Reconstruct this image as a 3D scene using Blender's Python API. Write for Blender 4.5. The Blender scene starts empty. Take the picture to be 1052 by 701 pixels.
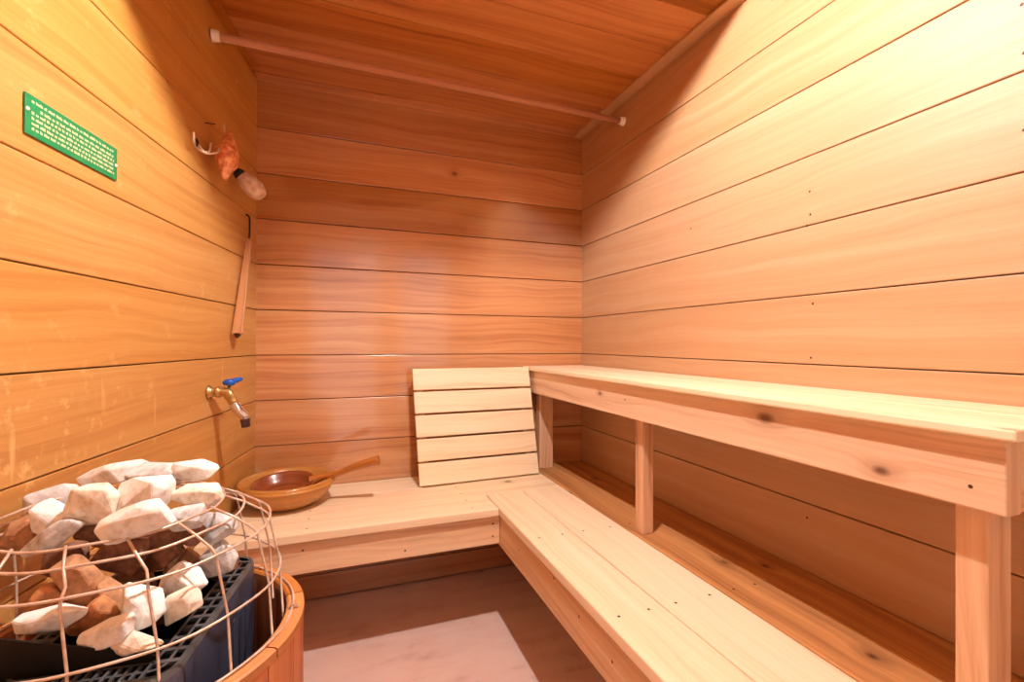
import bpy, bmesh, math, random
from mathutils import Vector, Matrix, Quaternion
random.seed(7)
C = bpy.context.scene.collection
PI = math.pi

# ------------------------------------------------------------------ room dimensions (metres)
H = 1.0802; XR = 1.1589; YB = 2.0903; XL = -0.321; K = 0.162; ZC = 2.1396; G0 = 1.0262; S = 0.184
HB = 0.4794; YF = -0.55
WD = Vector((K, 1, 0)).normalized(); WN = Vector((1, -K, 0)).normalized()
def LW(y, z, off=0.0):
    return Vector((XL + K*(y-YB), y, z)) + WN*off

# ------------------------------------------------------------------ helpers
def link(o, parent=None):
    C.objects.link(o)
    if parent is not None:
        o.parent = parent
        o.matrix_parent_inverse = Matrix.Translation(-parent.location) if parent.type == 'EMPTY' and parent.parent is None else Matrix()
    return o
def thing(name, label, cat, loc=(0, 0, 0), group=None):
    o = bpy.data.objects.new(name, None); C.objects.link(o); o.location = loc
    o.empty_display_size = .05
    tag(o, label, cat, group); return o
def tag(o, label=None, cat=None, group=None, kind=None):
    if label: o['label'] = label
    if cat: o['category'] = cat
    if group: o['group'] = group
    if kind: o['kind'] = kind
    return o

class MB:
    """collects faces with metre UVs and a per-board tone"""
    def __init__(s): s.v = []; s.f = []; s.uv = []; s.tone = []; s.mi = []; s.sm = []
    def face(s, pts, uvs=None, tone=0.5, mi=0, smooth=False):
        b = len(s.v); s.v += [tuple(p) for p in pts]; s.f.append(tuple(range(b, b+len(pts))))
        s.uv.append(uvs or [(0, 0)]*len(pts)); s.tone.append(tone); s.mi.append(mi); s.sm.append(smooth)
    def box(s, o, L, W, T, l, w, t, tone=None, off=None, mi=0):
        """box with corner o, edges l*L, w*W, t*T; grain runs along L"""
        o = Vector(o); L = Vector(L)*l; W = Vector(W)*w; T = Vector(T)*t
        if tone is None: tone = random.random()
        if off is None: off = (random.uniform(0, 9), random.uniform(0, 9))
        P = [o, o+L, o+L+W, o+W, o+T, o+L+T, o+L+W+T, o+W+T]
        flip = L.cross(W).dot(T) < 0
        lc = [(0, 0, 0), (l, 0, 0), (l, w, 0), (0, w, 0), (0, 0, t), (l, 0, t), (l, w, t), (0, w, t)]
        b = len(s.v); s.v += [tuple(p) for p in P]
        for idx, k in (((0, 3, 2, 1), 't'), ((4, 5, 6, 7), 't'), ((0, 1, 5, 4), 'w'), ((2, 3, 7, 6), 'w'), ((0, 4, 7, 3), 'l'), ((1, 2, 6, 5), 'l')):
            if flip: idx = idx[::-1]
            s.f.append(tuple(b+i for i in idx)); u = []
            for i in idx:
                a, c, d = lc[i]
                if k == 't': u.append((a+off[0], c+off[1]))
                elif k == 'w': u.append((a+off[0], d+off[1]+.5))
                else: u.append((c*.25+off[0], d+off[1]+.9))
            s.uv.append(u); s.tone.append(tone); s.mi.append(mi); s.sm.append(False)
    def disc(s, c, n, r, mi=0, seg=8, tone=.5):
        c = Vector(c); n = Vector(n).normalized(); a = n.orthogonal().normalized(); b = n.cross(a)
        s.face([c+a*r*math.cos(i*2*PI/seg)+b*r*math.sin(i*2*PI/seg) for i in range(seg)], None, tone, mi)
    def tube(s, pts, r, seg=8, closed=False, cap=True, mi=0, tone=.5):
        pts = [Vector(p) for p in pts]; n = len(pts)
        rs = r if isinstance(r, (list, tuple)) else [r]*n
        rings = []; prev = None; b0 = len(s.v); dist = 0
        for i, p in enumerate(pts):
            if closed: t = (pts[(i+1) % n]-pts[i-1]).normalized()
            else: t = (pts[min(i+1, n-1)]-pts[max(i-1, 0)]).normalized()
            a = t.orthogonal().normalized() if prev is None else (prev-t*prev.dot(t)).normalized()
            prev = a; b = t.cross(a)
            rings.append([p+a*rs[i]*math.cos(j*2*PI/seg)+b*rs[i]*math.sin(j*2*PI/seg) for j in range(seg)])
        for rg in rings: s.v += [tuple(q) for q in rg]
        d = [0]
        for i in range(1, n+1): d.append(d[-1]+(pts[i % n]-pts[i-1]).length)
        for i in range(n if closed else n-1):
            k = (i+1) % n
            for j in range(seg):
                m = (j+1) % seg
                s.f.append((b0+i*seg+j, b0+i*seg+m, b0+k*seg+m, b0+k*seg+j))
                s.uv.append([(d[i], j*.02), (d[i], (j+1)*.02), (d[i+1], (j+1)*.02), (d[i+1], j*.02)])
                s.tone.append(tone); s.mi.append(mi); s.sm.append(True)
        if cap and not closed:
            for i, o in ((0, -1), (n-1, 1)):
                ix = [b0+i*seg+j for j in range(seg)][::-o] if o < 0 else [b0+i*seg+j for j in range(seg)]
                s.f.append(tuple(ix)); s.uv.append([(0, 0)]*seg); s.tone.append(tone); s.mi.append(mi); s.sm.append(False)
    def lathe(s, prof, c, seg=48, ax=(1, 1), closed=False, mi=0, tone=.5, smooth=True, M=None):
        """prof: list of (r, z)"""
        c = Vector(c); b0 = len(s.v)
        for r, z in prof:
            for j in range(seg):
                a = j*2*PI/seg; p = Vector((r*ax[0]*math.cos(a), r*ax[1]*math.sin(a), z))
                if M is not None: p = M @ p
                s.v.append(tuple(c+p))
        n = len(prof); d = [0]
        for i in range(1, n+1): d.append(d[-1]+math.dist(prof[i % n], prof[i-1]))
        for i in range(n if closed else n-1):
            k = (i+1) % n
            for j in range(seg):
                m = (j+1) % seg
                s.f.append((b0+i*seg+j, b0+i*seg+m, b0+k*seg+m, b0+k*seg+j))
                R = max(prof[i][0], .03)
                s.uv.append([(j*R*.13, d[i]), ((j+1)*R*.13, d[i]), ((j+1)*R*.13, d[i+1]), (j*R*.13, d[i+1])])
                s.tone.append(tone); s.mi.append(mi); s.sm.append(smooth)
    def build(s, name, mat, parent=None, bevel=0.0, bseg=2, world_to=None, autosmooth=False):
        me = bpy.data.meshes.new(name)
        me.from_pydata(s.v, [], s.f)
        uvl = me.uv_layers.new(name='UVMap')
        k = 0; flat = []
        for u in s.uv:
            for a in u: flat += [a[0], a[1]]
        uvl.data.foreach_set('uv', flat)
        ca = me.attributes.new('tone', 'FLOAT', 'FACE'); ca.data.foreach_set('value', s.tone)
        me.polygons.foreach_set('material_index', s.mi); me.polygons.foreach_set('use_smooth', s.sm)
        for m in (mat if isinstance(mat, (list, tuple)) else [mat]): me.materials.append(m)
        bm = bmesh.new(); bm.from_mesh(me)
        bmesh.ops.recalc_face_normals(bm, faces=bm.faces) if world_to == 'recalc' else None
        bm.to_mesh(me); bm.free(); me.update()
        o = bpy.data.objects.new(name, me)
        link(o, parent)
        if bevel:
            md = o.modifiers.new('bevel', 'BEVEL'); md.width = bevel; md.segments = bseg; md.limit_method = 'ANGLE'; md.angle_limit = math.radians(35)
        return o
def struct(o): o['kind'] = 'structure'; return o

# ------------------------------------------------------------------ materials
def srgb(r, g, b):
    f = lambda c: (c/255/12.92) if c/255 <= .04045 else ((c/255+.055)/1.055)**2.4
    return (f(r), f(g), f(b), 1)
def newmat(name):
    m = bpy.data.materials.new(name); m.use_nodes = True; nt = m.node_tree
    for n in list(nt.nodes): nt.nodes.remove(n)
    out = nt.nodes.new('ShaderNodeOutputMaterial'); p = nt.nodes.new('ShaderNodeBsdfPrincipled')
    nt.links.new(p.outputs[0], out.inputs[0]); return m, nt, p
class N:
    def __init__(s, nt): s.nt = nt
    def n(s, t, **k):
        nd = s.nt.nodes.new('ShaderNode'+t)
        for a, b in k.items(): setattr(nd, a, b)
        return nd
    def val(s, node, i, x):
        if hasattr(x, 'is_output') or isinstance(x, bpy.types.NodeSocket): s.nt.links.new(x, node.inputs[i])
        else: node.inputs[i].default_value = x
    def math(s, op, a, b=0.0, c=0.0, clamp=False):
        m = s.n('Math', operation=op); m.use_clamp = clamp
        s.val(m, 0, a); s.val(m, 1, b); s.val(m, 2, c); return m.outputs[0]
    def comb(s, x, y, z=0.0):
        m = s.n('CombineXYZ'); s.val(m, 0, x); s.val(m, 1, y); s.val(m, 2, z); return m.outputs[0]
    def noise(s, v, scale, detail=3, rough=.55, dist=0.0):
        m = s.n('TexNoise'); s.val(m, 'Vector', v); m.inputs['Scale'].default_value = scale
        m.inputs['Detail'].default_value = detail; m.inputs['Roughness'].default_value = rough; m.inputs['Distortion'].default_value = dist
        return m.outputs['Fac']
    def ramp(s, f, stops):
        m = s.n('ValToRGB'); s.val(m, 0, f); cr = m.color_ramp
        while len(cr.elements) < len(stops): cr.elements.new(.5)
        for e, (p, c) in zip(cr.elements, stops): e.position = p; e.color = c
        return m.outputs[0]
    def mix(s, f, a, b, mode='MIX'):
        m = s.n('Mix', data_type='RGBA', blend_type=mode); s.val(m, 0, f); s.val(m, 6, a); s.val(m, 7, b); return m.outputs[2]
    def mapr(s, f, a, b, c=0.0, d=1.0):
        m = s.n('MapRange'); m.clamp = True; s.val(m, 0, f)
        for i, x in ((1, a), (2, b), (3, c), (4, d)): m.inputs[i].default_value = x
        return m.outputs[0]

def wood(name, light, mid, dark, knots=0.35, knot_scale=3.2, tone_amt=.25, rough=.42, coat=.0, grain=1.0, stain=None, gain=1.0, kp=None, coat_ior=1.5, bump=.15):
    m, nt, p = newmat(name); g = N(nt)
    uv = g.n('UVMap').outputs[0]
    sx = g.n('SeparateXYZ'); nt.links.new(uv, sx.inputs[0]); u, v = sx.outputs[0], sx.outputs[1]
    # knots
    vo = g.n('TexVoronoi', voronoi_dimensions='2D'); g.val(vo, 'Vector', g.comb(g.math('MULTIPLY', u, .75), v)); vo.inputs['Scale'].default_value = knot_scale
    sep = g.n('SeparateColor'); nt.links.new(vo.outputs['Color'], sep.inputs[0])
    keep = g.math('GREATER_THAN', sep.outputs[0], 1-knots)
    dist = g.math('DIVIDE', vo.outputs['Distance'], knot_scale)
    if kp:
        keep = 1.0; dist = None
        for ku, kv, kr in kp:
            du = g.math('MULTIPLY', g.math('SUBTRACT', u, ku), .55*.011/kr); dv = g.math('MULTIPLY', g.math('SUBTRACT', v, kv), .011/kr)
            dd_ = g.math('SQRT', g.math('ADD', g.math('MULTIPLY', du, du), g.math('MULTIPLY', dv, dv)))
            dist = dd_ if dist is None else g.math('MINIMUM', dist, dd_)
        dist = g.math('ADD', dist, g.math('MULTIPLY', g.math('SUBTRACT', g.noise(g.comb(u, v), 60, 2), .5), .004))
    near = g.math('MULTIPLY', g.mapr(dist, 0.0, .06, 1.0, 0.0), keep)
    # warped coordinates
    w1 = g.noise(g.comb(g.math('MULTIPLY', u, .9), g.math('MULTIPLY', v, 2.2)), 1.6, 2)
    vv = g.math('ADD', v, g.math('MULTIPLY', g.math('SUBTRACT', w1, .5), .09))
    vv = g.math('ADD', vv, g.math('MULTIPLY', g.math('POWER', near, 2.0), .03))
    bands = g.noise(g.comb(g.math('MULTIPLY', u, .35), g.math('MULTIPLY', vv, 11)), 2.0, 4, .6)
    rings = g.noise(g.comb(g.math('MULTIPLY', u, .5), g.math('MULTIPLY', vv, 45)), 2.0, 3, .6)
    fine = g.noise(g.comb(g.math('MULTIPLY', u, 6.0), g.math('MULTIPLY', v, 260)), 1.2, 2, .6)
    f = g.math('ADD', g.math('MULTIPLY', bands, .62), g.math('MULTIPLY', rings, .3))
    f = g.math('ADD', f, g.math('MULTIPLY', fine, .13*grain))
    f = g.mapr(f, .36, .70)
    col = g.ramp(f, [(0, light), (.5, mid), (1, dark)])
    at = g.n('Attribute', attribute_name='tone').outputs['Fac']
    k = g.math('ADD', g.math('MULTIPLY', at, -tone_amt*gain), (1+tone_amt*.45)*gain)
    hsv = g.n('HueSaturation'); g.val(hsv, 'Color', col); g.val(hsv, 'Value', k)
    g.val(hsv, 'Saturation', g.math('ADD', g.math('MULTIPLY', at, .18), .92))
    col = hsv.outputs[0]
    kd = g.mapr((dist if kp else g.math('ADD', dist, g.math('MULTIPLY', g.math('SUBTRACT', sep.outputs[1], .5), .006))), .004, .013, 1.0, 0.0)
    kd = g.math('MULTIPLY', kd, keep)
    halo = g.math('MULTIPLY', g.mapr(dist, .008, .035, .45, 0.0), keep)
    col = g.mix(halo, col, tuple(c*.62 for c in dark[:3])+(1,))
    col = g.mix(g.math('MULTIPLY', kd, .85), col, (dark[0]*.25, dark[1]*.16, dark[2]*.12, 1))
    if stain == 'left':
        geo = g.n('NewGeometry').outputs['Position']; gs = g.n('SeparateXYZ'); nt.links.new(geo, gs.inputs[0])
        y, z = gs.outputs[1], gs.outputs[2]
        n1 = g.noise(g.comb(g.math('MULTIPLY', y, 1.0), g.math('MULTIPLY', z, .8)), 28, 5, .7)
        m1 = g.math('MULTIPLY', g.mapr(n1, .56, .72), g.mapr(z, 1.12, .98))
        m1 = g.math('MULTIPLY', m1, g.mapr(y, 1.35, 1.15))
        n2 = g.noise(g.comb(y, g.math('MULTIPLY', z, .06)), 42, 1)
        m2 = g.math('MULTIPLY', g.mapr(n2, .70, .76), g.mapr(z, 1.05, .99))
        n3 = g.noise(g.comb(y, z), 15, 5, .7)
        m3 = g.math('MULTIPLY', g.mapr(n3, .60, .75), .35)
        ms = g.math('MAXIMUM', g.math('MAXIMUM', g.math('MULTIPLY', m1, .6), g.math('MULTIPLY', m2, .5)), m3)
        col = g.mix(ms, col, srgb(250, 214, 150))
    nt.links.new(col, p.inputs['Base Color'])
    g.val(p, 'Roughness', g.math('ADD', g.math('MULTIPLY', fine, .12), rough-.06))
    p.inputs['Specular IOR Level'].default_value = .5
    p.inputs['Coat Weight'].default_value = coat; p.inputs['Coat Roughness'].default_value = .12; p.inputs['Coat IOR'].default_value = coat_ior
    b = g.n('Bump'); b.inputs['Strength'].default_value = bump; b.inputs['Distance'].default_value = .002
    g.val(b, 'Height', g.math('ADD', g.math('MULTIPLY', fine, .5), rings)); nt.links.new(b.outputs[0], p.inputs['Normal'])
    return m
def plain(name, col, rough=.5, metal=0.0, var=.0, scale=30, spec=.5, bump=0.0, coat=0.0, col2=None):
    m, nt, p = newmat(name); g = N(nt)
    tc = g.n('TexCoord').outputs['Object']
    f = g.noise(tc, scale, 4)
    c2 = col2 or tuple(c*(1-var) for c in col[:3])+(1,)
    nt.links.new(g.mix(g.mapr(f, .35, .65), col, c2), p.inputs['Base Color'])
    p.inputs['Roughness'].default_value = rough; p.inputs['Metallic'].default_value = metal
    p.inputs['Specular IOR Level'].default_value = spec; p.inputs['Coat Weight'].default_value = coat
    if bump:
        b = g.n('Bump'); b.inputs['Strength'].default_value = bump; b.inputs['Distance'].default_value = .003
        g.val(b, 'Height', f); nt.links.new(b.outputs[0], p.inputs['Normal'])
    return m

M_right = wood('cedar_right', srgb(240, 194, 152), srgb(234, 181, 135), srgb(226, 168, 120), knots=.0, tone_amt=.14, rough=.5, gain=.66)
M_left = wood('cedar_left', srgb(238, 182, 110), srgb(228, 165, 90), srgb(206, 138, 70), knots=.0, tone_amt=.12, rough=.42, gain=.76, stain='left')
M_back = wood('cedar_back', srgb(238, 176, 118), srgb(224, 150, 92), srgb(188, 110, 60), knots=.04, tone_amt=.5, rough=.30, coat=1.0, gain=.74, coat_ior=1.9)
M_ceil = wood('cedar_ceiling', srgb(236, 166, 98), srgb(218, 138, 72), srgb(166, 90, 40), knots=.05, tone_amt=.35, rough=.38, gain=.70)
M_bench = wood('bench_pine', srgb(250, 232, 202), srgb(246, 222, 186), srgb(230, 194, 150), knots=.30, tone_amt=.12, rough=.5, bump=.08)
M_fascia = wood('bench_fascia_cedar', srgb(242, 212, 176), srgb(232, 194, 152), srgb(200, 148, 108), knots=.35, tone_amt=.15, rough=.48, bump=.1)
M_fascia_knotty = wood('bench_fascia_knotty', srgb(240, 210, 180), srgb(226, 186, 152), srgb(190, 138, 104), tone_amt=.15, rough=.48, bump=.1, kp=[(.381, .078, .012), (.156, .024, .008), (1.05, .06, .006)])
M_leg = wood('bench_leg_cedar', srgb(236, 200, 166), srgb(222, 176, 138), srgb(180, 124, 88), knots=.2, tone_amt=.2, rough=.5)
M_orange = wood('bench_old_board', srgb(216, 162, 104), srgb(190, 132, 80), srgb(130, 80, 46), knots=.5, tone_amt=.3, rough=.45)
M_stave = wood('tub_stave_cedar', srgb(214, 138, 82), srgb(190, 108, 56), srgb(132, 66, 32), knots=.1, tone_amt=.5, rough=.42)
M_rim = wood('tub_rim_cedar', srgb(226, 164, 110), srgb(206, 138, 86), srgb(160, 94, 54), knots=.0, tone_amt=.3, rough=.45)
M_bowl = wood('bowl_wood', srgb(214, 156, 84), srgb(196, 132, 62), srgb(146, 84, 34), knots=.2, tone_amt=.2, rough=.35, coat=.3)
M_ladle = wood('ladle_wood', srgb(168, 92, 46), srgb(142, 70, 34), srgb(98, 42, 20), knots=.0, tone_amt=.2, rough=.3, coat=.5)
M_handle = wood('ladle_handle_wood', srgb(206, 134, 62), srgb(182, 108, 46), srgb(140, 76, 30), knots=.0, tone_amt=.1, rough=.35, coat=.3)
M_rodwood = wood('rod_wood', srgb(218, 160, 128), srgb(200, 138, 106), srgb(170, 104, 72), knots=.0, tone_amt=.1, rough=.4)
M_dark = plain('groove_shadow_backing', srgb(96, 54, 28), .9)
M_nail = plain('nail_steel', srgb(84, 56, 38), .6, .3)
M_floor = None
def floor_mat():
    m, nt, p = newmat('floor_paint'); g = N(nt)
    tc = g.n('TexCoord').outputs['Object']
    sx = g.n('SeparateXYZ'); nt.links.new(tc, sx.inputs[0])
    f = g.noise(g.comb(g.math('MULTIPLY', sx.outputs[0], 2.0), g.math('MULTIPLY', sx.outputs[1], 9)), 1.5, 5, .6, .4)
    f2 = g.noise(tc, 9, 4, .6)
    col = g.ramp(g.math('ADD', g.math('MULTIPLY', f, .6), g.math('MULTIPLY', f2, .4)), [(.3, srgb(250, 222, 210)), (.55, srgb(242, 206, 194)), (.75, srgb(196, 146, 134))])
    nt.links.new(col, p.inputs['Base Color']); p.inputs['Roughness'].default_value = .28
    return m
M_floor = floor_mat()
M_wire = plain('rusty_wire', srgb(232, 212, 196), .38, .35, col2=srgb(206, 172, 148), scale=60)
M_heater = plain('heater_steel', srgb(88, 98, 126), .40, .3, var=.3, scale=12)
M_heater_dark = plain('heater_black_steel', srgb(34, 30, 28), .5, .3, var=.4, scale=20)
M_vent = plain('heater_vent_grey', srgb(108, 112, 118), .4, .5, var=.3, scale=30)
M_green = plain('sign_green', srgb(38, 140, 82), .4, var=.08)
M_signtext = plain('sign_lettering', srgb(214, 214, 168), .5)
M_white = plain('white_plastic', srgb(240, 232, 222), .4)
M_brass = plain('brass', srgb(222, 190, 128), .28, .8, col2=srgb(196, 156, 96))
M_chrome = plain('chrome', srgb(226, 214, 214), .15, .9)
M_rubber = plain('hose_tip', srgb(96, 66, 84), .4)
M_blue = plain('blue_handle', srgb(30, 92, 190), .35)
M_hook = plain('hook_metal', srgb(226, 206, 180), .3, .5)
M_orn = plain('amber_glass_ornament', srgb(240, 172, 120), .35, var=.0, scale=60, bump=.9, col2=srgb(196, 92, 44))
M_shell = plain('shell_bristle', srgb(240, 218, 200), .5, scale=50, col2=srgb(196, 156, 130))
M_black = plain('black_cord', srgb(30, 24, 22), .6)
M_paddle = wood('paddle_wood', srgb(214, 160, 118), srgb(196, 140, 98), srgb(164, 104, 66), knots=0, tone_amt=.1, rough=.5)
def stone_mat(name, a, b, c, bump=.5):
    m, nt, p = newmat(name); g = N(nt)
    tc = g.n('TexCoord').outputs['Object']
    f = g.noise(tc, 22, 6, .65); f2 = g.noise(tc, 90, 3, .6); f3 = g.noise(tc, 9, 3)
    col = g.ramp(g.math('ADD', g.math('MULTIPLY', f, .75), g.math('MULTIPLY', f2, .25)), [(.38, a), (.52, b), (.70, c)])
    nt.links.new(col, p.inputs['Base Color']); p.inputs['Roughness'].default_value = .7
    bp = g.n('Bump'); bp.inputs['Strength'].default_value = bump; bp.inputs['Distance'].default_value = .004
    g.val(bp, 'Height', g.math('ADD', f, g.math('MULTIPLY', f2, .3))); nt.links.new(bp.outputs[0], p.inputs['Normal'])
    return m
SM = {'w': stone_mat('stone_white_quartz', srgb(252, 251, 249), srgb(246, 244, 241), srgb(206, 196, 186)),
      'c': stone_mat('stone_cream_quartz', srgb(252, 246, 234), srgb(244, 232, 214), srgb(200, 172, 144)),
      'g': stone_mat('stone_grey', srgb(232, 232, 234), srgb(208, 206, 206), srgb(148, 142, 138)),
      't': stone_mat('stone_tan', srgb(204, 158, 116), srgb(184, 134, 96), srgb(130, 86, 58)),
      'b': stone_mat('stone_brown', srgb(156, 112, 88), srgb(128, 86, 66), srgb(86, 56, 44)),
      'o': stone_mat('stone_orange', srgb(214, 156, 104), srgb(194, 130, 82), srgb(138, 86, 54))}

X = Vector((1, 0, 0)); Y = Vector((0, 1, 0)); Z = Vector((0, 0, 1))

# ------------------------------------------------------------------ setting: panelled walls
GAP = .0028
levels = [0.006]+[G0+S*n for n in range(-5, 6)]+[ZC-.001]
def panel_wall(name, mat, p0, dirv, length, inward, tones, nails=()):
    """horizontal boards whose inner faces lie in the wall plane"""
    mb = MB()
    for i in range(len(levels)-1):
        z0, z1 = levels[i]+GAP/2, levels[i+1]-GAP/2
        mb.box(Vector(p0)+Z*z0, dirv, Z, -Vector(inward), length, z1-z0, .016, tone=tones[i % len(tones)])
    mb.box(Vector(p0)-Vector(inward)*.0135, dirv, Z, -Vector(inward), length, ZC, .03, mi=1)
    for c in nails: mb.disc(Vector(c)+Vector(inward)*.0006, inward, .0032, mi=2)
    return struct(mb.build(name, [mat, M_dark, M_nail], bevel=.0022))
rt = [.5, .6, .4, .55, .5, .45, .5, .4, .3, .35, .75, .9]
nz = [l+d for l in levels[2:-1] for d in (.03, -.03)]
panel_wall('wall_right', M_right, (XR, YF, 0), Y, YB-YF+.05, -X, rt, [(XR, .872, 1.395), (XR, .855, 1.186), (XR, .864, 1.483), (XR, .862, 1.422), (XR, 1.304, 1.487), (XR, .86, 1.044), (XR, .457, 1.47), (XR, .457, 1.61), (XR, .46, 1.70), (XR, .86, .85), (XR, .87, .62)])
lt = [.5, .4, .6, .5, .45, .4, .5, .35, .45, .6, .7, .8]
L0 = LW(YF, 0); panel_wall('wall_left', M_left, L0, WD, (YB-YF+.05)/WD.y, WN, lt)
bt = [.5, .8, .7, .45, .25, .30, .35, .3, .42, .95, .35, .72]
panel_wall('wall_back', M_back, (XL-.12, YB, 0), X, XR-XL+.2, -Y, bt)
# ceiling of boards running across
mb = MB(); yy = YB+.05-.006; k = 0
ed = [YB+.05]+[YB-.184*n for n in range(1, 15)]+[YF]
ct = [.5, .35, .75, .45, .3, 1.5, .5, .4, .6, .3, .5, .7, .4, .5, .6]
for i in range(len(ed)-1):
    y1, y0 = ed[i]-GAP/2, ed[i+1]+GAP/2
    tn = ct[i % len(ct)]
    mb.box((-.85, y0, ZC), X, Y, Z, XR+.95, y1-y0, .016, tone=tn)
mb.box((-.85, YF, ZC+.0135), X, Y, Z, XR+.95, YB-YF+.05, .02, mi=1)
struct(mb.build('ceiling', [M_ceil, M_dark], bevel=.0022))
mb = MB(); mb.box((-.85, YF-.02, -.03), X, Y, Z, XR+.95, YB-YF+.12, .03); struct(mb.build('floor', M_floor))
# ceiling trim battens
mb = MB(); mb.box((XR-.056, YF, ZC-.009), Y, X, Z, YB-YF-.001, .040, .009, tone=.9); mb.box((XR-.012, YF, ZC-.006), Y, X, Z, YB-YF-.001, .011, .006, tone=.7)
struct(mb.build('trim_1', M_right, bevel=.0015))
mb = MB(); mb.box((XL+.0, YB-.062, ZC-.008), X, Y, Z, XR-.06-XL, .061, .008, tone=.05); struct(mb.build('trim_2', M_ceil, bevel=.0015))
mb = MB(); p = LW(YF+.01, ZC-.008, .001); mb.box(p, WD, WN, Z, 2.57, .03, .008, tone=.9); struct(mb.build('trim_3', M_ceil, bevel=.0015))

# front wall behind the camera with a glazed door and a side window
DX0, DX1, WX0, WX1, DZ = -.30, .38, .53, 1.08, 2.0
mb = MB()
def fw(x0, x1, z0, z1, t=.5):
    mb.box((x0, YF-.06, z0), X, Z, Y, x1-x0, z1-z0, .06, tone=t)
fw(-.85, DX0, 0, ZC); fw(DX1, WX0, 0, ZC); fw(WX1, XR+.1, 0, ZC); fw(DX0, DX1, DZ, ZC); fw(WX0, WX1, DZ, ZC); fw(WX0, WX1, 0, .25)
struct(mb.build('wall_front', M_left, bevel=.002))
m, nt, p = newmat('clear_glass'); g = N(nt)
tr = g.n('BsdfTransparent'); gl = g.n('BsdfGlossy'); gl.inputs['Roughness'].default_value = .02
mx = g.n('MixShader'); mx.inputs[0].default_value = .07
nt.links.new(tr.outputs[0], mx.inputs[1]); nt.links.new(gl.outputs[0], mx.inputs[2])
nt.links.new(mx.outputs[0], [n for n in nt.nodes if n.type == 'OUTPUT_MATERIAL'][0].inputs[0]); M_glass = m
def glazed(name, x0, x1, z0, z1, fwid):
    e = bpy.data.objects.new(name, None); C.objects.link(e); e.location = ((x0+x1)/2, YF-.03, z0); struct(e)
    mb = MB()
    y = YF-.05; w = fwid
    mb.box((x0+.002, y, z0+.002), Z, X, Y, z1-z0-.004, w, .04); mb.box((x1-w-.002, y, z0+.002), Z, X, Y, z1-z0-.004, w, .04)
    mb.box((x0+w, y, z0+.002), X, Z, Y, x1-x0-2*w, w, .04); mb.box((x0+w, y, z1-w-.002), X, Z, Y, x1-x0-2*w, w, .04)
    mb.build(name.split('_')[0]+'_frame', M_fascia, e, bevel=.002)
    mb = MB(); mb.box((x0+w, YF-.033, z0+w), X, Z, Y, x1-x0-2*w, z1-z0-2*w, .005); mb.build('pane', M_glass, e)
    return e
d = glazed('door_1', DX0, DX1, 0.0, DZ, .05)
mb = MB(); mb.tube([(DX1-.03, YF-.01, .95), (DX1-.03, YF+.04, .95), (DX1-.03, YF+.04, 1.15), (DX1-.03, YF-.01, 1.15)], .009); mb.build('handle', M_rodwood, d)
glazed('window_1', WX0, WX1, .25, DZ, .04)

# ------------------------------------------------------------------ lamp on the ceiling (just above the frame)
LX, LY, LZ = .315, .80, 2.075
lamp = thing('ceiling_lamp', 'round bulb ceiling lamp behind a small wooden light guard board', 'lamp', (LX, LY, ZC))
mb = MB(); mb.lathe([(.0, ZC-.001), (.045, ZC-.001), (.045, ZC-.02), (.02, ZC-.03), (.0, ZC-.03)], (LX, LY, 0), 24); mb.build('lamp_base', M_white, lamp)
mB, nt, p = newmat('lit_bulb'); p.inputs['Base Color'].default_value = (1, .95, .88, 1)
p.inputs['Emission Color'].default_value = (1, .985, .965, 1); p.inputs['Emission Strength'].default_value = 4100
mb = MB(); R = .02
mb.lathe([(R*math.sin(a*PI/12), R*math.cos(a*PI/12)) for a in range(13)], (LX, LY, LZ), 20); mb.build('bulb', mB, lamp)
mb = MB(); ge = [(-.30, 2.004), (-.15, 1.999), (.07, 1.989), (.223, 1.974), (.35, 1.985), (.473, 2.010), (.59, 2.037), (.844, 2.109), (.86, 2.138), (-.30, 2.138)]
ge = [(x_-.036, z_) for x_, z_ in ge]
for y_, rv_ in ((LY+.160, False), (LY+.172, True)):
    q_ = [(x_, y_, z_) for x_, z_ in ge]; mb.face(q_[::-1] if rv_ else q_, None, .4)
for i in range(len(ge)):
    a, b = ge[i], ge[(i+1) % len(ge)]; mb.face([(a[0], LY+.16, a[1]), (b[0], LY+.16, b[1]), (b[0], LY+.172, b[1]), (a[0], LY+.172, a[1])], None, .4)
mb.build('light_guard', M_rim, lamp, world_to='recalc')

# ------------------------------------------------------------------ lower L-shaped bench
bench = thing('lower_bench', 'low pale L-shaped bench running along the back wall and the right wall', 'bench', (.55, 1.6, 0))
T = .028
def bboard(x0, x1, y0, y1, along, mat=M_bench, tone=None, nails=()):
    mb = MB(); g_ = .0034
    if along == 'y': mb.box((x0+g_/2, y0+g_/2, HB-T), Y, X, Z, y1-y0-g_, x1-x0-g_, T, tone=tone)
    else: mb.box((x0+g_/2, y0+g_/2, HB-T), X, Y, Z, x1-x0-g_, y1-y0-g_, T, tone=tone)
    for n in nails: mb.disc((n[0], n[1], HB+.0004), Z, .0038, mi=1)
    return mb.build('bench_board', [mat, M_nail], bench, bevel=.003)
yr = YF+.01
nl = lambda x0, x1, ys: [(x, y) for y in ys for x in (x0+.035, x1-.04)]
bboard(.54, .694, yr, 1.745, 'y', tone=.35, nails=nl(.54, .694, (1.3, .867, .43)))
bboard(.694, .868, yr, 1.745, 'y', tone=.3, nails=nl(.694, .868, (1.3, .867, .43)))
bboard(.868, 1.012, yr, YB-.004, 'y', mat=M_orange, tone=.4, nails=nl(.868, 1.012, (1.3, .867)))
bboard(1.012, XR-.003, yr, YB-.004, 'y', mat=M_orange, tone=.8)
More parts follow.
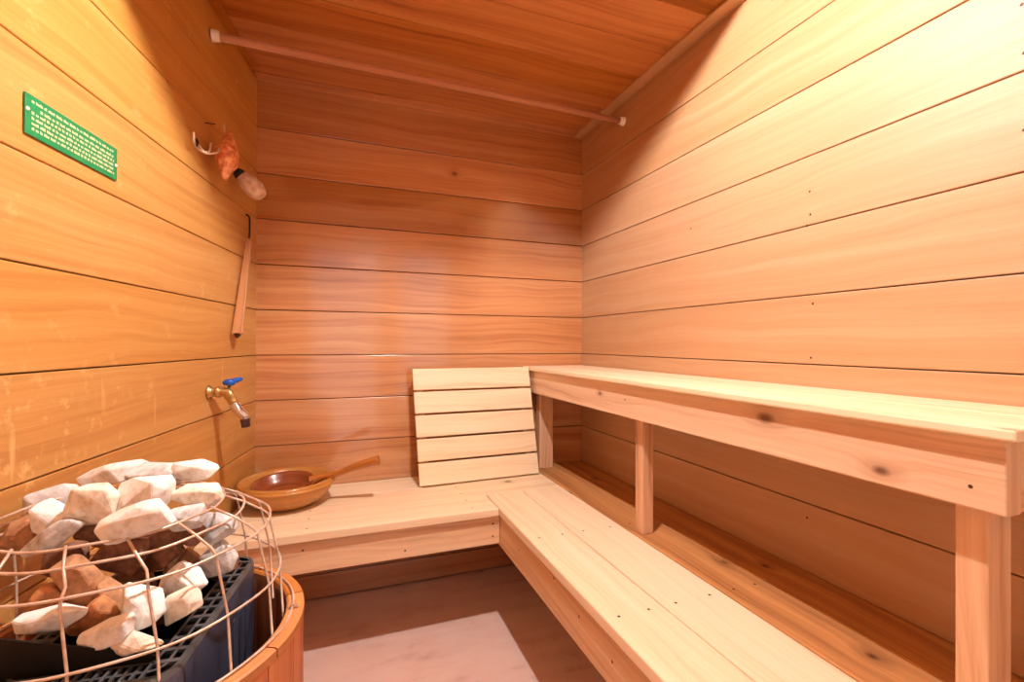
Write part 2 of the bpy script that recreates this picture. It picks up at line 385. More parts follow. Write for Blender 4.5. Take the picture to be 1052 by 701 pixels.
def lboard(y0, y1, x1, tone):
    mb = MB(); g_ = .0022; l0 = LW(y0, 0).x+.004; l1 = LW(y1, 0).x+.004
    # slanted left end follows the wall: wedge box
    o = MB(); o.box((0, y0+g_/2, HB-T), X, Y, Z, 1, y1-y0-g_, T, tone=tone)
    for i, q in enumerate(o.v):
        xx = (l0 if q[1] < (y0+y1)/2 else l1) if q[0] < .5 else x1-g_/2
        o.v[i] = (xx, q[1], q[2])
    u = []
    for f, uvs in zip(o.f, o.uv): u.append([((o.v[i][0]+3+y0*5), (o.v[i][1]+o.v[i][2]*.7)) for i in f])
    o.uv = u
    for xn in (-.1, .45):
        for yn in (y0+.04, y1-.04): o.disc((xn, yn, HB+.0004), Z, .0036, mi=1)
    o.build('bench_board', [M_bench, M_nail], bench, bevel=.003)
lboard(1.578, 1.745, .54, .45); lboard(1.745, 1.915, .868, .5); lboard(1.915, YB-.003, .868, .45)
mb = MB(); mb.box((LW(1.6, 0).x+.006, 1.598, .345), X, Z, Y, .55-LW(1.6, 0).x-.008, HB-T-.345, .036, tone=.3)
for a in [(-.11, .42), (.522, .42), (.522, .375), (.208, .37)]: mb.disc((a[0], 1.5975, a[1]), -Y, .0035, mi=1)
mb.build('fascia_board', [M_fascia, M_nail], bench, bevel=.002)
mb = MB(); mb.box((.55, yr, .335), Y, Z, X, 1.634-yr, HB-T-.335, .036, tone=.75)
for a in [(1.0, .41), (1.143, .435), (1.408, .40), (.853, .395)]: mb.disc((.5495, a[0], a[1]), -X, .0035, mi=1)
mb.build('fascia_board', [M_fascia, M_nail], bench, bevel=.002)
for y in (.2, 1.0, 1.80):   # cross bearers and short legs hidden under the seat
    mb = MB(); mb.box((.588, y, HB-T-.085), X, Z, Y, XR-.59, .084, .036); mb.build('bearer', M_fascia, bench, bevel=.002)
mb = MB(); mb.box((.6, .02, .0), Z, X, Y, HB-T-.09, .036, .07); mb.build('leg', M_leg, bench, bevel=.002)
mb = MB(); mb.box((.80, 1.9, .0), Z, X, Y, HB-T-.09, .07, .036); mb.build('leg', M_leg, bench, bevel=.002)

# ------------------------------------------------------------------ upper bench
ub = thing('upper_bench', 'high pale bench with knotty front board along the right wall', 'bench', (.9, 1.2, HB))
ZT = .968
for x0, x1, t in ((.832, .995, .35), (.998, XR-.003, .3)):
    mb = MB(); mb.box((x0, .335, ZT-.018), Y, X, Z, YB-.335-.004, x1-x0, .018, tone=t); mb.build('bench_board', M_bench, ub, bevel=.004)
mb = MB(); mb.box((.85, .352, .844), Y, Z, X, YB-.352-.004, ZT-.018-.844, .037, tone=.4, off=(0, 0))
mb.disc((.8497, .391, .876), -X, .003, mi=1); mb.disc((.8497, 1.25, .9), -X, .003, mi=1)
mb.build('fascia_board', [M_fascia_knotty, M_nail], ub, bevel=.003)
mb = MB(); mb.box((.888, .353, .846), X, Z, Y, XR-.888-.004, ZT-.018-.846, .034, tone=.9); mb.build('end_board', M_fascia, ub, bevel=.003)
for (y0, w, d_) in ((.388, .060, .040), (1.209, .040, .041), (2.012, .072, .04)):
    mb = MB(); mb.box((.889, y0, HB+.0006), Z, X, Y, .949-HB-.001, w, d_, tone=.4); mb.build('leg', M_leg, ub, bevel=.0025)

# ------------------------------------------------------------------ slatted backrest
br = thing('slatted_backrest', 'pale wooden slatted backrest of five boards leaning on the back wall', 'backrest', (.57, 1.93, HB))
zb, yb_, zt, yt = HB+.0075, 1.905, .967, 1.985
up = Vector((0, yt-yb_, zt-zb)); Lh = up.length; up.normalize(); nrm = Vector((0, -up.z, up.y))
pitch = (Lh+.009)/5
yaw = .03
for i in range(5):
    sh = (4-i)/4*.022
    mb = MB(); ax = Vector((1, yaw, 0)).normalized()
    upS = (up+Vector((-.045, 0, 0))); 
    mb.box(Vector((.307, yb_, zb))+upS*(pitch*i), ax, upS, -nrm, .543, pitch-.0085, .019, tone=.3+.3*random.random(), off=(i*1.7+.4, i*2.3))
    mb.build('slat', M_bench, br, bevel=.003)
for fx in (.012, .49):
    mb = MB(); ax = Vector((1, yaw, 0)).normalized()
    base = Vector((.287+fx+.012, yb_+yaw*fx, zb))-nrm*.0195
    mb.box(base+Vector((.010, 0, 0)), (up-Vector((.045, 0, 0))).normalized(), ax, -nrm, Lh, .03, .03, tone=.8)
    mb.build('cleat', M_leg, br, bevel=.002)

# ------------------------------------------------------------------ hanging rod
rod = thing('hanging_rod', 'round wooden rod with white end caps spanning the room below the ceiling', 'rod', (.4, 1.7, 2.05))
A = LW(1.682, 2.044, .002); B = Vector((XR-.002, 1.719, 2.054)); dd = (B-A).normalized()
mb = MB(); mb.tube([A+dd*.012, B-dd*.012], .0125, 16); mb.build('pole', M_rodwood, rod)
for q, s_ in ((A, 1), (B, -1)):
    mb = MB(); mb.tube([q, q+dd*s_*.006, q+dd*s_*.022], [.019, .0185, .0155], 16); mb.build('end_cap', M_white, rod)

# ------------------------------------------------------------------ green sign
sg = thing('instruction_sign', 'narrow green sign with rows of small pale lettering on the left wall', 'sign', LW(1.115, 1.425))
mb = MB(); mb.box(LW(.998, 1.427, .0015), WD, Z, WN, .236, .069, .003); plate_ = mb.build('plate', M_green, sg, bevel=.0008)
mb = MB(); rr = random.Random(3)
o0 = LW(.998, 1.427, .0048)
for r in range(6):
    zc_ = .058-r*.0088-(.002 if r else 0); x_ = .012
    end = .224 if r else .222
    while x_ < end:
        if r == 1 and x_ < .03: x_ = .03
        w = rr.choice((.006, .009, .012, .015)); w = min(w, end-x_)
        # each word is a run of little letter strokes
        nlet = max(1, int(w/.0030))
        for q in range(nlet):
            a0 = x_+q*.0030; hgt = .0040 if rr.random() < .6 else .0052
            mb.box(o0+WD*a0+Z*(zc_-.002), WD, Z, WN, .0021, hgt, .0003)
        x_ += nlet*.0030+.0028
mb.build('lettering', M_signtext, plate_)
for yv, zv in ((.004, .042), (.231, .032)):
    mb = MB(); mb.lathe([(0, .0025), (.0025, .002), (.0035, 0)], o0+WD*yv+Z*zv-WN*.0002, 10, M=WN.to_track_quat('Z', 'Y').to_matrix()); mb.build('screw', M_white, plate_)

# ------------------------------------------------------------------ coat hook, ornament, brush, paddle on the left wall
hk = thing('coat_hook', 'small pale metal triple hook on the left wall beside the orange ornament', 'hook', (-.401, 1.598, 1.66))
def wp(y, z, off): return LW(y, z, off)
mb = MB(); mb.lathe([(0, .006), (.010, .005), (.013, 0)], wp(1.585, 1.665, .0005), 14, M=WN.to_track_quat('Z', 'Y').to_matrix()); mb.build('plate', M_black, hk)
def curve(pts, n=10):
    pts = [Vector(p) for p in pts]; out = []
    P = [pts[0]]+pts+[pts[-1]]
    for i in range(1, len(P)-2):
        for k in range(n):
            t = k/n; a, b, c, d = P[i-1], P[i], P[i+1], P[i+2]
            out.append(.5*((2*b)+(c-a)*t+(2*a-5*b+4*c-d)*t*t+(3*b-a-3*c+d)*t**3))
    out.append(pts[-1]); return out
for pts in ([wp(1.560, 1.652, .004), wp(1.54, 1.640, .018), wp(1.515, 1.640, .027), wp(1.508, 1.662, .030)],
            [wp(1.592, 1.66, .004), wp(1.60, 1.645, .018), wp(1.607, 1.650, .028), wp(1.612, 1.676, .030)],
            [wp(1.575, 1.648, .004), wp(1.565, 1.634, .022), wp(1.575, 1.630, .038), wp(1.600, 1.645, .052), wp(1.606, 1.660, .054)]):
    mb = MB(); mb.tube(curve(pts, 8), .0030, 8); mb.build('prong', M_hook, hk)
orn = thing('hanging_ornament', 'faceted orange-brown diamond-shaped ornament hanging on the left wall', 'ornament', (-.353, 1.643, 1.73))
me = bpy.data.meshes.new('ornament_body'); bm = bmesh.new()
prof = [(-.082, .008), (-.060, .020), (-.022, .043), (.004, .045), (.040, .028), (.068, .012), (.080, .005)]
rng = random.Random(5); rings = []
for z_, r_ in prof:
    rings.append([bm.verts.new((r_*.75*math.cos(a*PI/4.5+.2*z_*30)*(1+.12*rng.uniform(-1, 1)), r_*math.sin(a*PI/4.5+.2*z_*30)*(1+.12*rng.uniform(-1, 1)), z_)) for a in range(9)])
for a, b in zip(rings, rings[1:]):
    for j in range(9): bm.faces.new((a[j], a[(j+1) % 9], b[(j+1) % 9], b[j]))
bm.faces.new(rings[0][::-1]); bm.faces.new(rings[-1])
bmesh.ops.transform(bm, matrix=Matrix.Translation((-.335, 1.652, 1.664)) @ Matrix.Rotation(-.16, 4, 'X') @ Matrix.Rotation(.05, 4, 'Y'), verts=bm.verts)
bm.to_mesh(me); bm.free(); me.materials.append(M_orn); o = bpy.data.objects.new('ornament_body', me); link(o, orn)
o.modifiers.new('b', 'BEVEL').width = .002
mb = MB(); lp = Vector((-.342, 1.642, 1.742)); mb.tube([lp+Vector((0, .008*math.cos(a), .011*math.sin(a))) for a in [i*PI/8 for i in range(16)]], .0016, 6, closed=True); mb.build('loop', M_hook, orn)
mb = MB(); mb.tube([wp(1.64, 1.748, .001), wp(1.641, 1.747, .03)], .0018, 6); mb.build('nail', M_nail, orn)

bh = thing('scrub_brush', 'pale oval long-bristled scrub brush hanging near the corner below the ornament', 'brush', (-.33, 1.82, 1.66))
a0 = Vector((-.335, 1.80, 1.661)); b0 = Vector((-.262, 1.827, 1.592)); ax = (b0-a0).normalized()
Mx = ax.to_track_quat('Z', 'Y').to_matrix()
mb = MB(); Lb = (b0-a0).length
mb.lathe([(.0, .0), (.014, .004), (.025, .02), (.034, .045), (.037, .07), (.031, .092), (.018, .105), (0, .109)], a0, 24, ax=(1, .9), M=Mx); pad_ = mb.build('bristle_pad', M_shell, bh)
mb = MB(); mb.lathe([(.0, -.010), (.013, -.008), (.018, .000), (.022, .010), (.020, .013), (0, .013)], a0, 16, ax=(1, .9), M=Mx); mb.build('cap', M_black, bh)
mb = MB(); mb.tube(curve([wp(1.775, 1.688, .001), wp(1.782, 1.682, .012), a0]), .0024, 6); mb.build('cord', M_black, bh)
mb = MB(); q0 = a0+ax*.045; sd = Mx @ Vector((.0, 1, 0))
mb.tube([a0+ax*(.02+.045*(1-math.cos(t)))+Mx @ Vector((.026*math.sin(t)*1.05+.002, 0, 0)) for t in [i*PI/12 for i in range(13)]], .003, 6); mb.build('band', M_nail, pad_)

pd = thing('wooden_paddle', 'long tapered light wooden paddle hanging on dark cord in the left corner', 'paddle', (-.335, 1.95, 1.56))
pa = Vector((-.322, 1.945, 1.462)); pb = Vector((-.336, 1.822, 1.105))
axp = (pa-pb).normalized()
mb = MB(); wv = Vector((.955, -.1, 0)); wv = (wv-axp*wv.dot(axp)).normalized(); tv = axp.cross(wv).normalized()
n0 = len(mb.v); mb.box(pb-wv*.017-tv*.007, axp, wv, tv, (pa-pb).length, .034, .014)
for i, q in enumerate(mb.v):
    q = Vector(q); t = (q-pb).dot(axp)/(pa-pb).length; c_ = pb+axp*(q-pb).dot(axp); off_ = (q-c_)
    mb.v[i] = tuple(c_+wv*off_.dot(wv)*(1-.5*t)+tv*off_.dot(tv))
mb.build('blade', M_paddle, pd, bevel=.003)
mb = MB(); mb.tube(curve([wp(1.975, 1.56, .001), wp(1.972, 1.55, .014), Vector((-.323, 1.955, 1.50)), pa-axp*.003]), .0035, 6); mb.build('cord', M_black, pd)
mb = MB(); tip = pb-axp*.012; mb.tube([pb+axp*.002, tip], [.012, .004], 8); mb.build('tip', M_nail, pd)

# ------------------------------------------------------------------ water spigot
sp = thing('water_spigot', 'small brass water spigot with blue handle on the left wall above the bowl', 'spigot', (-.388, 1.678, .923))
base = wp(1.678, .923, 0); Mw = WN.to_track_quat('Z', 'Y').to_matrix()
mb = MB(); mb.lathe([(0, 0), (.022, 0), (.022, .006), (.016, .010), (.014, .022), (.018, .024), (.018, .034), (0, .034)], base+WN*.0005, 20, M=Mw); mb.build('wall_pipe', M_brass, sp)
e1 = base+WN*.032; e2 = base+WN*.058+Vector((0, -.002, -.004)); e3 = Vector((-.302, 1.655, .864)); e4 = Vector((-.283, 1.650, .845)); e5 = Vector((-.279, 1.650, .812))
mb = MB(); mb.tube([e1, e1+WN*.012, e2, e2.lerp(e3, .3), e2.lerp(e3, .34), e2.lerp(e3, .5), e2.lerp(e3, .66)], [.013, .015, .017, .016, .014, .015, .012], 16); vb_ = mb.build('valve_body', M_brass, sp)
mb = MB(); mb.tube([e2.lerp(e3, .60), e2.lerp(e3, .66), e3, e4, e4.lerp(e5, .4)], [.013, .015, .0145, .014, .012], 16); spo_ = mb.build('spout', M_chrome, sp)
mb = MB(); mb.tube([e4.lerp(e5, .25), e5], [.0140, .0125], 16); mb.build('nozzle', M_rubber, spo_)
mb = MB(); hc = e2; mb.tube([hc, hc+Vector((.002, 0, .026))], .005, 8); mb.build('stem', M_brass, vb_)
mb = MB(); hc = e2+Vector((.003, 0, .034))
mb.lathe([(0, -.010), (.012, -.010), (.016, -.006), (.017, .003), (.013, .009), (0, .009)], hc, 18)
mb.tube([hc+Vector((.004, .002, .002)), hc+Vector((.018, .012, .005)), hc+Vector((.030, .018, .009))], [.009, .008, .006], 10)
mb.tube([hc, hc-Vector((.016, .010, .002))], [.009, .006], 10); mb.build('handle', M_blue, vb_)['label'] = 'blue lever handle'

# ------------------------------------------------------------------ wooden bowl and ladle
bc = Vector((-.183, 1.885, HB))
bw = thing('wooden_bowl', 'shallow round wooden bowl standing on the bench in the left corner', 'bowl', bc)
Mt = Matrix.Rotation(math.radians(0), 3, 'X')
mb = MB()
mb.lathe([(0, .001), (.072, .001), (.092, .006), (.125, .026), (.152, .056), (.163, .084), (.162, .096), (.155, .099), (.146, .092), (.136, .062), (.112, .034), (.075, .022), (0, .018)], bc, 64, M=Mt)
bb_ = mb.build('bowl_body', M_bowl, bw)
mb = MB(); mb.lathe([(.1615, .078), (.1655, .080), (.1655, .086), (.1625, .088)], bc, 64, M=Mt); mb.build('rim_band', M_bowl, bb_)
ld = thing('wooden_ladle', 'dark glossy wooden ladle with long curved handle resting in the bowl', 'ladle', (-.2, 1.87, HB+.03))
lc = Vector((-.196, 1.862, HB+.086))
Ml = Matrix.Rotation(-.10, 3, 'Z') @ Matrix.Rotation(-.06, 3, 'Y') @ Matrix.Rotation(math.radians(9), 3, 'X')
mb = MB()
mb.lathe([(0, -.052), (.03, -.051), (.060, -.042), (.082, -.022), (.091, .002), (.090, .008), (.085, .004), (.076, -.016), (.056, -.033), (.028, -.042), (0, -.043)], lc, 44, ax=(1.16, .98), M=Ml)
mb.build('cup', M_ladle, ld)
hp = curve([lc+Ml @ Vector((.096, 0, -.006)), lc+Ml @ Vector((.13, .0, .006)), Vector((-.015, 1.832, .590)), Vector((.060, 1.802, .622)), Vector((.134, 1.776, .643))], 8)
nn = len(hp); mb = MB(); mb.tube(hp, [.020-.009*min(1, i/(nn*.35)) + (.007*max(0, (i/nn-.55)/.45)) for i in range(nn)], 12); mb.build('handle', M_handle, ld)

# ------------------------------------------------------------------ stove guard tub with wire cage
tc_ = Vector((-.284, .847, 0)); RO, RI, HR = .227, .205, .640
tub = thing('stove_guard_tub', 'round orange wooden stave tub with a wire cage guarding the stove', 'tub', tc_)
mb = MB(); ns = 22
for i in range(ns):
    a0_, a1_ = i*2*PI/ns, (i+1)*2*PI/ns; g_ = .004; sub = 3; tn = random.random(); ou = random.uniform(0, 9)
    aa = [a0_+g_+(a1_-a0_-2*g_)*k/sub for k in range(sub+1)]
    P = lambda a, r, z: tc_+Vector((r*math.cos(a), r*math.sin(a), z))
    z0_, z1_ = .002, HR-.014
    for k in range(sub):
        a, b = aa[k], aa[k+1]; w0, w1 = k*.02, (k+1)*.02
        mb.face([P(a, RO, z0_), P(b, RO, z0_), P(b, RO, z1_), P(a, RO, z1_)], [(z0_+ou, w0), (z0_+ou, w1), (z1_+ou, w1), (z1_+ou, w0)], tn, 0, False)
        mb.face([P(b, RI, z0_), P(a, RI, z0_), P(a, RI, z1_), P(b, RI, z1_)], [(z0_+ou, w0), (z0_+ou, w1), (z1_+ou, w1), (z1_+ou, w0)], tn)
        mb.face([P(a, RI, z1_), P(a, RO, z1_), P(b, RO, z1_), P(b, RI, z1_)], [(ou, w0), (ou+.02, w0), (ou+.02, w1), (ou, w1)], tn)
    for a in (aa[0], aa[-1]):
        mb.face([P(a, RI, z0_), P(a, RO, z0_), P(a, RO, z1_), P(a, RI, z1_)], [(z0_+ou, 0), (z0_+ou, .02), (z1_+ou, .02), (z1_+ou, 0)], tn)
mb.lathe([((RO+RI)/2-.003, .0), ((RO+RI)/2-.003, HR-.02)], tc_, 60, mi=1)
mb.build('stave_wall', [M_stave, M_dark], tub)
nr = 9
mb = MB()
for i in range(nr):
    a0_, a1_ = i*2*PI/nr+.006+.2, (i+1)*2*PI/nr-.006+.2; sub = 7; tn = random.random(); ou = random.uniform(0, 9)
    sec = [(RI-.004, HR-.0139), (RO+.001, HR-.0139), (RO+.001, HR-.002), (RO-.002, HR), (RI-.001, HR), (RI-.004, HR-.003)]
    for k in range(sub):
        a, b = a0_+(a1_-a0_)*k/sub, a0_+(a1_-a0_)*(k+1)/sub
        for j in range(6):
            (r1, z1), (r2, z2) = sec[j], sec[(j+1) % 6]
            mb.face([P(a, r1, z1), P(b, r1, z1), P(b, r2, z2), P(a, r2, z2)], [(a*.2+ou, j*.01), (b*.2+ou, j*.01), (b*.2+ou, j*.01+.01), (a*.2+ou, j*.01+.01)], tn)
    for a in (a0_, a1_): mb.face([P(a, r, z) for r, z in sec], None, tn)
rim_ = mb.build('rim', M_rim, tub, world_to='recalc')
cage = [(.6425, (-.284, .847), .211), (.705, (-.291, .856), .197), (.785, (-.303, .864), .192), (.812, (-.308, .852), .160), (.826, (-.318, .858), .140)]
for z_, c_, r_ in cage:
    mb = MB(); mb.tube([(c_[0]+r_*math.cos(a*PI/36), c_[1]+r_*math.sin(a*PI/36), z_+.0012*math.sin(a*.7)) for a in range(72)], .0019, 8, closed=True); mb.build('wire_ring', M_wire, tub)
for dg in (-41, -65, -89, -113, -140, -172, 156, 128, 100, 74, 52, 30, 8, -16):
    a = math.radians(dg); cs, sn = math.cos(a), math.sin(a)
    pts = []
    for (z_, c_, r_), dr in zip(cage, (-.004, -.002, -.001, .0, .001)):
        pts.append(Vector((c_[0]+(r_+dr)*cs, c_[1]+(r_+dr)*sn, z_+.002)))
    pts[0].z = HR-.03; pts[0].x = tc_.x+(RI-.009)*cs; pts[0].y = tc_.y+(RI-.009)*sn
    pts[4] = pts[4]+Vector((-cs*.004, -sn*.004, .0))
    mb = MB(); sh = pts[2]; pts2 = [pts[0], pts[1], sh+Vector((0, 0, -.012)), sh+Vector((-.003*cs, -.003*sn, -.002)), sh+Vector((-.012*cs, -.012*sn, .006)), pts[3], pts[4]]
    mb.tube(pts2, .0018, 8); mb.build('wire_rib', M_wire, tub)
for dg in (-2, -75, -150, 130, 60):
    a = math.radians(dg); mb = MB(); q = tc_+Vector((.214*math.cos(a), .214*math.sin(a), HR))
    tv_ = Vector((-math.sin(a), math.cos(a), 0)); rv = Vector((math.cos(a), math.sin(a), 0))
    mb.tube([q-rv*.010, q-rv*.006+Z*.0045, q+rv*.002+Z*.0045, q+rv*.006], .0022, 6); mb.build('staple', M_chrome, rim_)

# ------------------------------------------------------------------ electric sauna heater
hd = Vector((.045, .345, 0)).normalized(); hs = Vector((-hd.y, hd.x, 0))   # depth, leftwards
c0 = Vector((-.190, .667, 0)); HL, HW, HT = .335, .225, .672
ht = thing('sauna_heater', 'dark blue-grey metal sauna heater with slotted top edge inside the wooden tub', 'heater', c0+hd*HL/2+hs*HW/2)
def rrect(inset, rad, n=6):
    pts = []; x0_, x1_, y0_, y1_ = inset, HL-inset, inset, HW-inset
    for cx, cy, a_ in ((x1_-rad, y1_-rad, 0), (x0_+rad, y1_-rad, PI/2), (x0_+rad, y0_+rad, PI), (x1_-rad, y0_+rad, 1.5*PI)):
        for k in range(n+1):
            t = a_+PI/2*k/n; pts.append((cx+rad*math.cos(t), cy+rad*math.sin(t)))
    return pts
def W(p, z): return c0+hd*p[0]+hs*p[1]+Z*z
def wallring(mb, pts0, z0, pts1, z1, mi=0):
    n = len(pts0)
    for i in range(n):
        j = (i+1) % n; mb.face([W(pts0[i], z0), W(pts0[j], z0), W(pts1[j], z1), W(pts1[i], z1)], None, .5, mi)
outer = rrect(0, .030); mb = MB()
wallring(mb, outer, .06, outer, HT-.006); wallring(mb, outer, .06, rrect(.004, .026), .06)
mb.face([W(p_, .06) for p_ in outer])
mb.build('body', M_heater, ht, world_to='recalc')
# pressed vertical ribs on the right side panel and slanted grooves
for k in range(3):
    mb = MB(); mb.box(c0+hd*(.20+.03*k)-hs*.0015+Z*.08, Z, hd, hs, HT-.13, .010, .003); mb.build('panel_rib', M_heater, ht, bevel=.001)
# slotted top frame: bars between an outer and inner lip
mb = MB(); i0, i1 = .003, .036
po, pi_ = rrect(i0, .028), rrect(i1, .010)
wallring(mb, outer, HT-.006, po, HT); wallring(mb, po, HT, rrect(i0+.005, .024), HT); wallring(mb, rrect(i1-.004, .013), HT+.001, pi_, HT+.001)
wallring(mb, rrect(.017, .018), HT, rrect(.021, .016), HT)
def bars(p_a, p_b, nrm_, n, w):
    for k in range(n):
        t = (k+.5)/n; q = Vector(p_a).lerp(Vector(p_b), t)
        mb.box(c0+hd*q.x+hs*q.y+Z*(HT-.004), nrm_, (hd if nrm_ == hs else hs), Z, .028, w, .0045)
bars((.02, .007, 0), (HL-.02, .007, 0), hs, 12, .007)
bars((.006, .03, 0), (.006, HW-.02, 0), hd, 16, .004)
bars((HL-.035, .03, 0), (HL-.035, HW-.02, 0), hd, 10, .005)
bars((.02, HW-.035, 0), (HL-.02, HW-.035, 0), hs, 17, .006)
mb.build('slotted_top', M_vent, ht, world_to='recalc')
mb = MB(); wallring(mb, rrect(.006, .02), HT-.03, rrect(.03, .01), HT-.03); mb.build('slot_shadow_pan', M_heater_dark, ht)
# stone basin
mb = MB(); b_in = rrect(.037, .010)
wallring(mb, b_in, HT+.001, b_in, HT-.16); mb.face([W(p_, HT-.12) for p_ in b_in])
mb.build('stone_basin', M_heater_dark, ht)
# raised front plate, high on the left and low towards the right
mb = MB(); f0 = c0+hd*.042; zz = HT
def fp(s_, z_, d_): return c0+hd*(.040+d_)+hs*s_+Z*z_
qs = [(.034, HT-.01), (.034, HT+.005), (.042, HT+.010), (.06, HT+.016), (.20, HT+.056), (.20, HT-.01)]
mb.face([fp(s_, z_, -(z_-HT)*.15) for s_, z_ in qs]); mb.face([fp(s_, z_, .0022-(z_-HT)*.15) for s_, z_ in qs][::-1])
for i in range(len(qs)):
    a, b = qs[i], qs[(i+1) % len(qs)]
    mb.face([fp(a[0], a[1], -(a[1]-HT)*.15), fp(b[0], b[1], -(b[1]-HT)*.15), fp(b[0], b[1], .0022-(b[1]-HT)*.15), fp(a[0], a[1], .0022-(a[1]-HT)*.15)])
mb.build('front_plate', M_heater_dark, ht, world_to='recalc')
for k, (x_, y_) in enumerate(((.04, .04), (.29, .04), (.04, .18), (.29, .18))):
    mb = MB(); q = c0+hd*x_+hs*y_; mb.tube([q+Z*.0, q+Z*.008, q+Z*.062], [.016, .010, .009], 12); mb.build('foot', M_heater_dark, ht)

# ------------------------------------------------------------------ heater stones
fwv = Vector((math.sin(.3559), math.cos(.3559), 0)); rtv = Vector((fwv.y, -fwv.x, 0))
def stone(i, c, w, h, d, ang, mat, label, box=.5, name='sauna_stone', tilt=0.0):
    rg = random.Random(100+i); me = bpy.data.meshes.new(name); bm = bmesh.new()
    for k in range(26):
        v = Vector((rg.gauss(0, 1), rg.gauss(0, 1), rg.gauss(0, 1))).normalized()
        mx = max(abs(v.x), abs(v.y), abs(v.z)); v = v.lerp(v/mx, box)*rg.uniform(.86, 1.0)
        bm.verts.new((v.x*w/2, v.y*d/2, v.z*h/2))
    r = bmesh.ops.convex_hull(bm, input=bm.verts)
    for v in [v for v in bm.verts if not v.link_faces]: bm.verts.remove(v)
    bmesh.ops.dissolve_limit(bm, angle_limit=math.radians(16), verts=bm.verts, edges=bm.edges)
    bmesh.ops.bevel(bm, geom=list(bm.edges), offset=.0016, segments=1, affect='EDGES')
    bmesh.ops.triangulate(bm, faces=bm.faces)
    bm.to_mesh(me); bm.free(); me.materials.append(SM[mat])
    o = bpy.data.objects.new(name, me); C.objects.link(o)
    R3 = Matrix((rtv, fwv, Z)).transposed()      # local x to the right, y away, z up
    o.matrix_world = Matrix.Translation(c) @ (R3 @ Matrix.Rotation(math.radians(-ang), 3, 'Y') @ Matrix.Rotation(math.radians(tilt), 3, 'X')).to_4x4()
    tag(o, label, 'stone', 'stones piled on the sauna heater')
    return o
ST = [
 (1, (-.370, .991, .850), .122, .040, .06, 14, 'w', 'long flat white stone at the back left top of the pile'),
 (2, (-.290, .935, .858), .085, .042, .06, -10, 'g', 'grey-white stone at the top back centre of the pile'),
 (3, (-.231, .925, .862), .074, .036, .055, -3, 'w', 'white blocky stone at the top right end of the pile'),
 (4, (-.214, .865, .836), .080, .037, .06, -8, 'c', 'cream stone directly below the top right white block'),
 (5, (-.280, .850, .846), .085, .062, .06, 10, 'w', 'big angular white stone in the top middle of the pile'),
 (6, (-.341, .858, .838), .084, .066, .06, 5, 'c', 'big cream stone with rough broken front left of the middle'),
 (7, (-.441, .965, .818), .080, .052, .06, 20, 'g', 'grey speckled stone at the upper left against the wall'),
 (8, (-.402, .872, .820), .056, .046, .04, -30, 'w', 'small bluish white stone below the grey one at upper left'),
 (9, (-.380, .835, .802), .090, .030, .05, 38, 'g', 'thin grey slab slanting down to the left over the ring'),
 (10, (-.446, .905, .788), .068, .050, .05, 30, 't', 'tan stone at the far left edge of the pile'),
 (11, (-.250, .742, .843), .104, .046, .05, 17, 'w', 'large smooth white diamond-shaped slab at the front of the pile'),
 (12, (-.215, .826, .814), .080, .036, .05, 8, 'g', 'flat grey stone right of the large front slab'),
 (13, (-.335, .868, .795), .075, .034, .05, 8, 'b', 'dark brown stone tucked under the rough cream stone'),
 (14, (-.196, .895, .768), .064, .050, .05, 0, 'g', 'grey speckled stone at the right under the top ring'),
 (15, (-.188, .890, .720), .058, .060, .05, 20, 'g', 'grey-white rough stone lowest at the far right of the heater'),
 (16, (-.222, .835, .716), .066, .060, .05, 25, 'w', 'white pointed stone inside the cage right of centre'),
 (17, (-.251, .915, .712), .058, .046, .05, 40, 't', 'peach stone behind the white pointed stone inside the cage'),
 (18, (-.270, .885, .745), .070, .064, .05, 30, 'b', 'rounded brown stone under the front slab inside the cage'),
 (19, (-.312, .868, .752), .076, .062, .05, -8, 'b', 'grey-brown blocky stone in the middle of the cage'),
 (20, (-.342, .817, .742), .060, .082, .05, 24, 't', 'large upright tan stone left of centre inside the cage'),
 (21, (-.303, .812, .718), .054, .058, .045, -15, 't', 'peach-brown rounded stone at the centre of the cage'),
 (22, (-.254, .768, .722), .054, .068, .045, 10, 'w', 'white rounded stone standing at the front centre of the basin'),
 (23, (-.214, .783, .706), .056, .044, .045, 25, 'c', 'cream stone by the slotted edge right of the white rounded one'),
 (24, (-.313, .782, .705), .064, .046, .045, 35, 'o', 'orange stone behind the front plate of the heater'),
 (25, (-.276, .733, .708), .078, .034, .045, 20, 'w', 'long white stone lying along the heater front plate'),
 (26, (-.240, .722, .696), .060, .032, .045, 8, 'c', 'flat cream stone in the front right corner of the basin'),
 (27, (-.350, .765, .722), .090, .030, .045, 4, 'w', 'flat whitish stone in the front left corner of the basin'),
 (28, (-.372, .815, .725), .044, .044, .04, 30, 'o', 'small orange-brown stone at the left behind the whitish flat one'),
 (29, (-.227, .875, .772), .052, .040, .04, 5, 'b', 'small grey-brown stone just left of the speckled grey one'),
 (30, (-.335, .905, .775), .050, .040, .04, 10, 'o', 'small orange stone glimpsed deep below the cream stones'),
]
for r in ST: stone(r[0], Vector(r[1]), r[2]*1.04, r[3]*1.04, r[4], r[5], r[6], r[7])
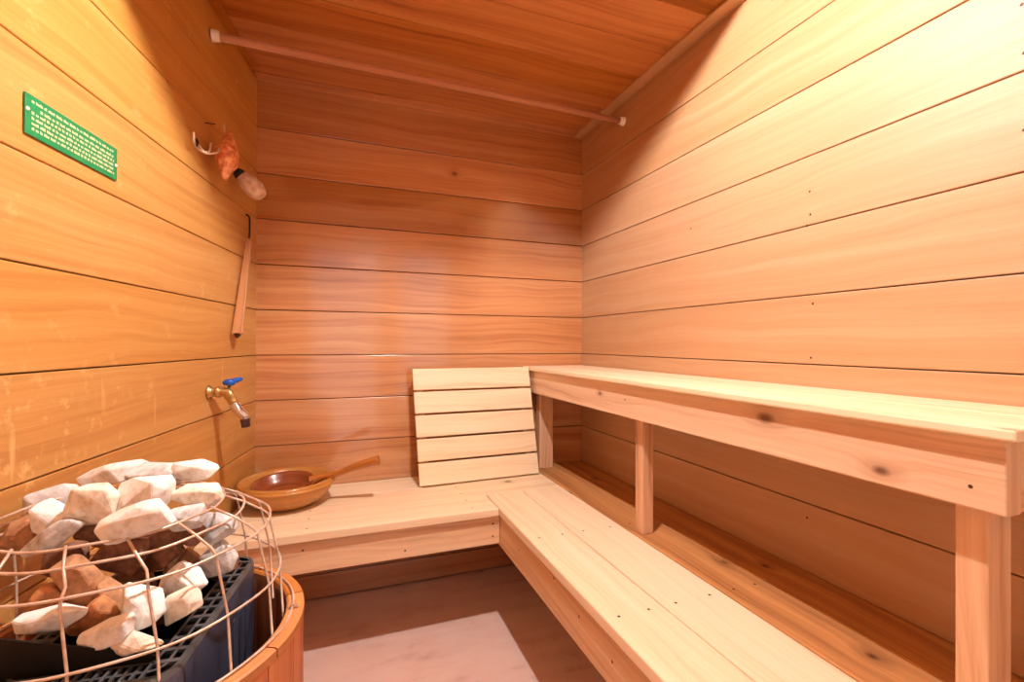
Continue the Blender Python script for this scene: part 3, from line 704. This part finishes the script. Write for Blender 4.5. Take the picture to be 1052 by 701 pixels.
FILL = [(-.40, .90, .745), (-.36, .945, .76), (-.30, .95, .73), (-.245, .96, .75), (-.38, .88, .69), (-.32, .93, .68), (-.26, .85, .67), (-.31, .86, .69), (-.20, .95, .68), (-.30, .905, .795)]
for i, c in enumerate(FILL):
    o = stone(60+i, Vector(c), .066, .052, .052, random.uniform(-40, 40), 'b', 'brown stone buried in the shadowed inside of the pile')

# ------------------------------------------------------------------ camera
f_px, yawc, pit, rol = 472.53, .35588, .0040074, .0038609
def R(d):
    d = Vector(d); c, s = math.cos(rol), math.sin(rol); d = Vector((c*d.x-s*d.z, d.y, s*d.x+c*d.z))
    c, s = math.cos(pit), math.sin(pit); d = Vector((d.x, c*d.y-s*d.z, s*d.y+c*d.z))
    c, s = math.cos(yawc), math.sin(yawc); return Vector((c*d.x+s*d.y, -s*d.x+c*d.y, d.z))
cam = bpy.data.objects.new('camera', bpy.data.cameras.new('camera')); C.objects.link(cam)
rx, ux, fx = R((1, 0, 0)), R((0, 0, 1)), R((0, 1, 0))
cam.matrix_world = Matrix.Translation((0, 0, H)) @ Matrix((rx, ux, -fx)).transposed().to_4x4()
cam.data.sensor_width = 36; cam.data.lens = f_px*36/1052; cam.data.clip_start = .01
bpy.context.scene.camera = cam

# ------------------------------------------------------------------ light from the bright room outside the glass
w = bpy.data.worlds.new('world'); bpy.context.scene.world = w; w.use_nodes = True
w.node_tree.nodes['Background'].inputs[0].default_value = (1, .93, .88, 1); w.node_tree.nodes['Background'].inputs[1].default_value = 0.75
for nm, x0, x1, z0 in (('door_portal', DX0, DX1, 0), ('window_portal', WX0, WX1, .25)):
    l = bpy.data.lights.new(nm, 'AREA'); l.shape = 'RECTANGLE'; l.size = x1-x0; l.size_y = DZ-z0; l.cycles.is_portal = True
    o = bpy.data.objects.new(nm, l); C.objects.link(o); o.location = ((x0+x1)/2, YF-.065, (DZ+z0)/2); o.rotation_euler = (PI/2, 0, 0)
vs = bpy.context.scene.view_settings
vs.view_transform = 'Standard'; vs.look = 'None'; vs.gamma = 1; vs.use_curve_mapping = False; vs.exposure = 0.38
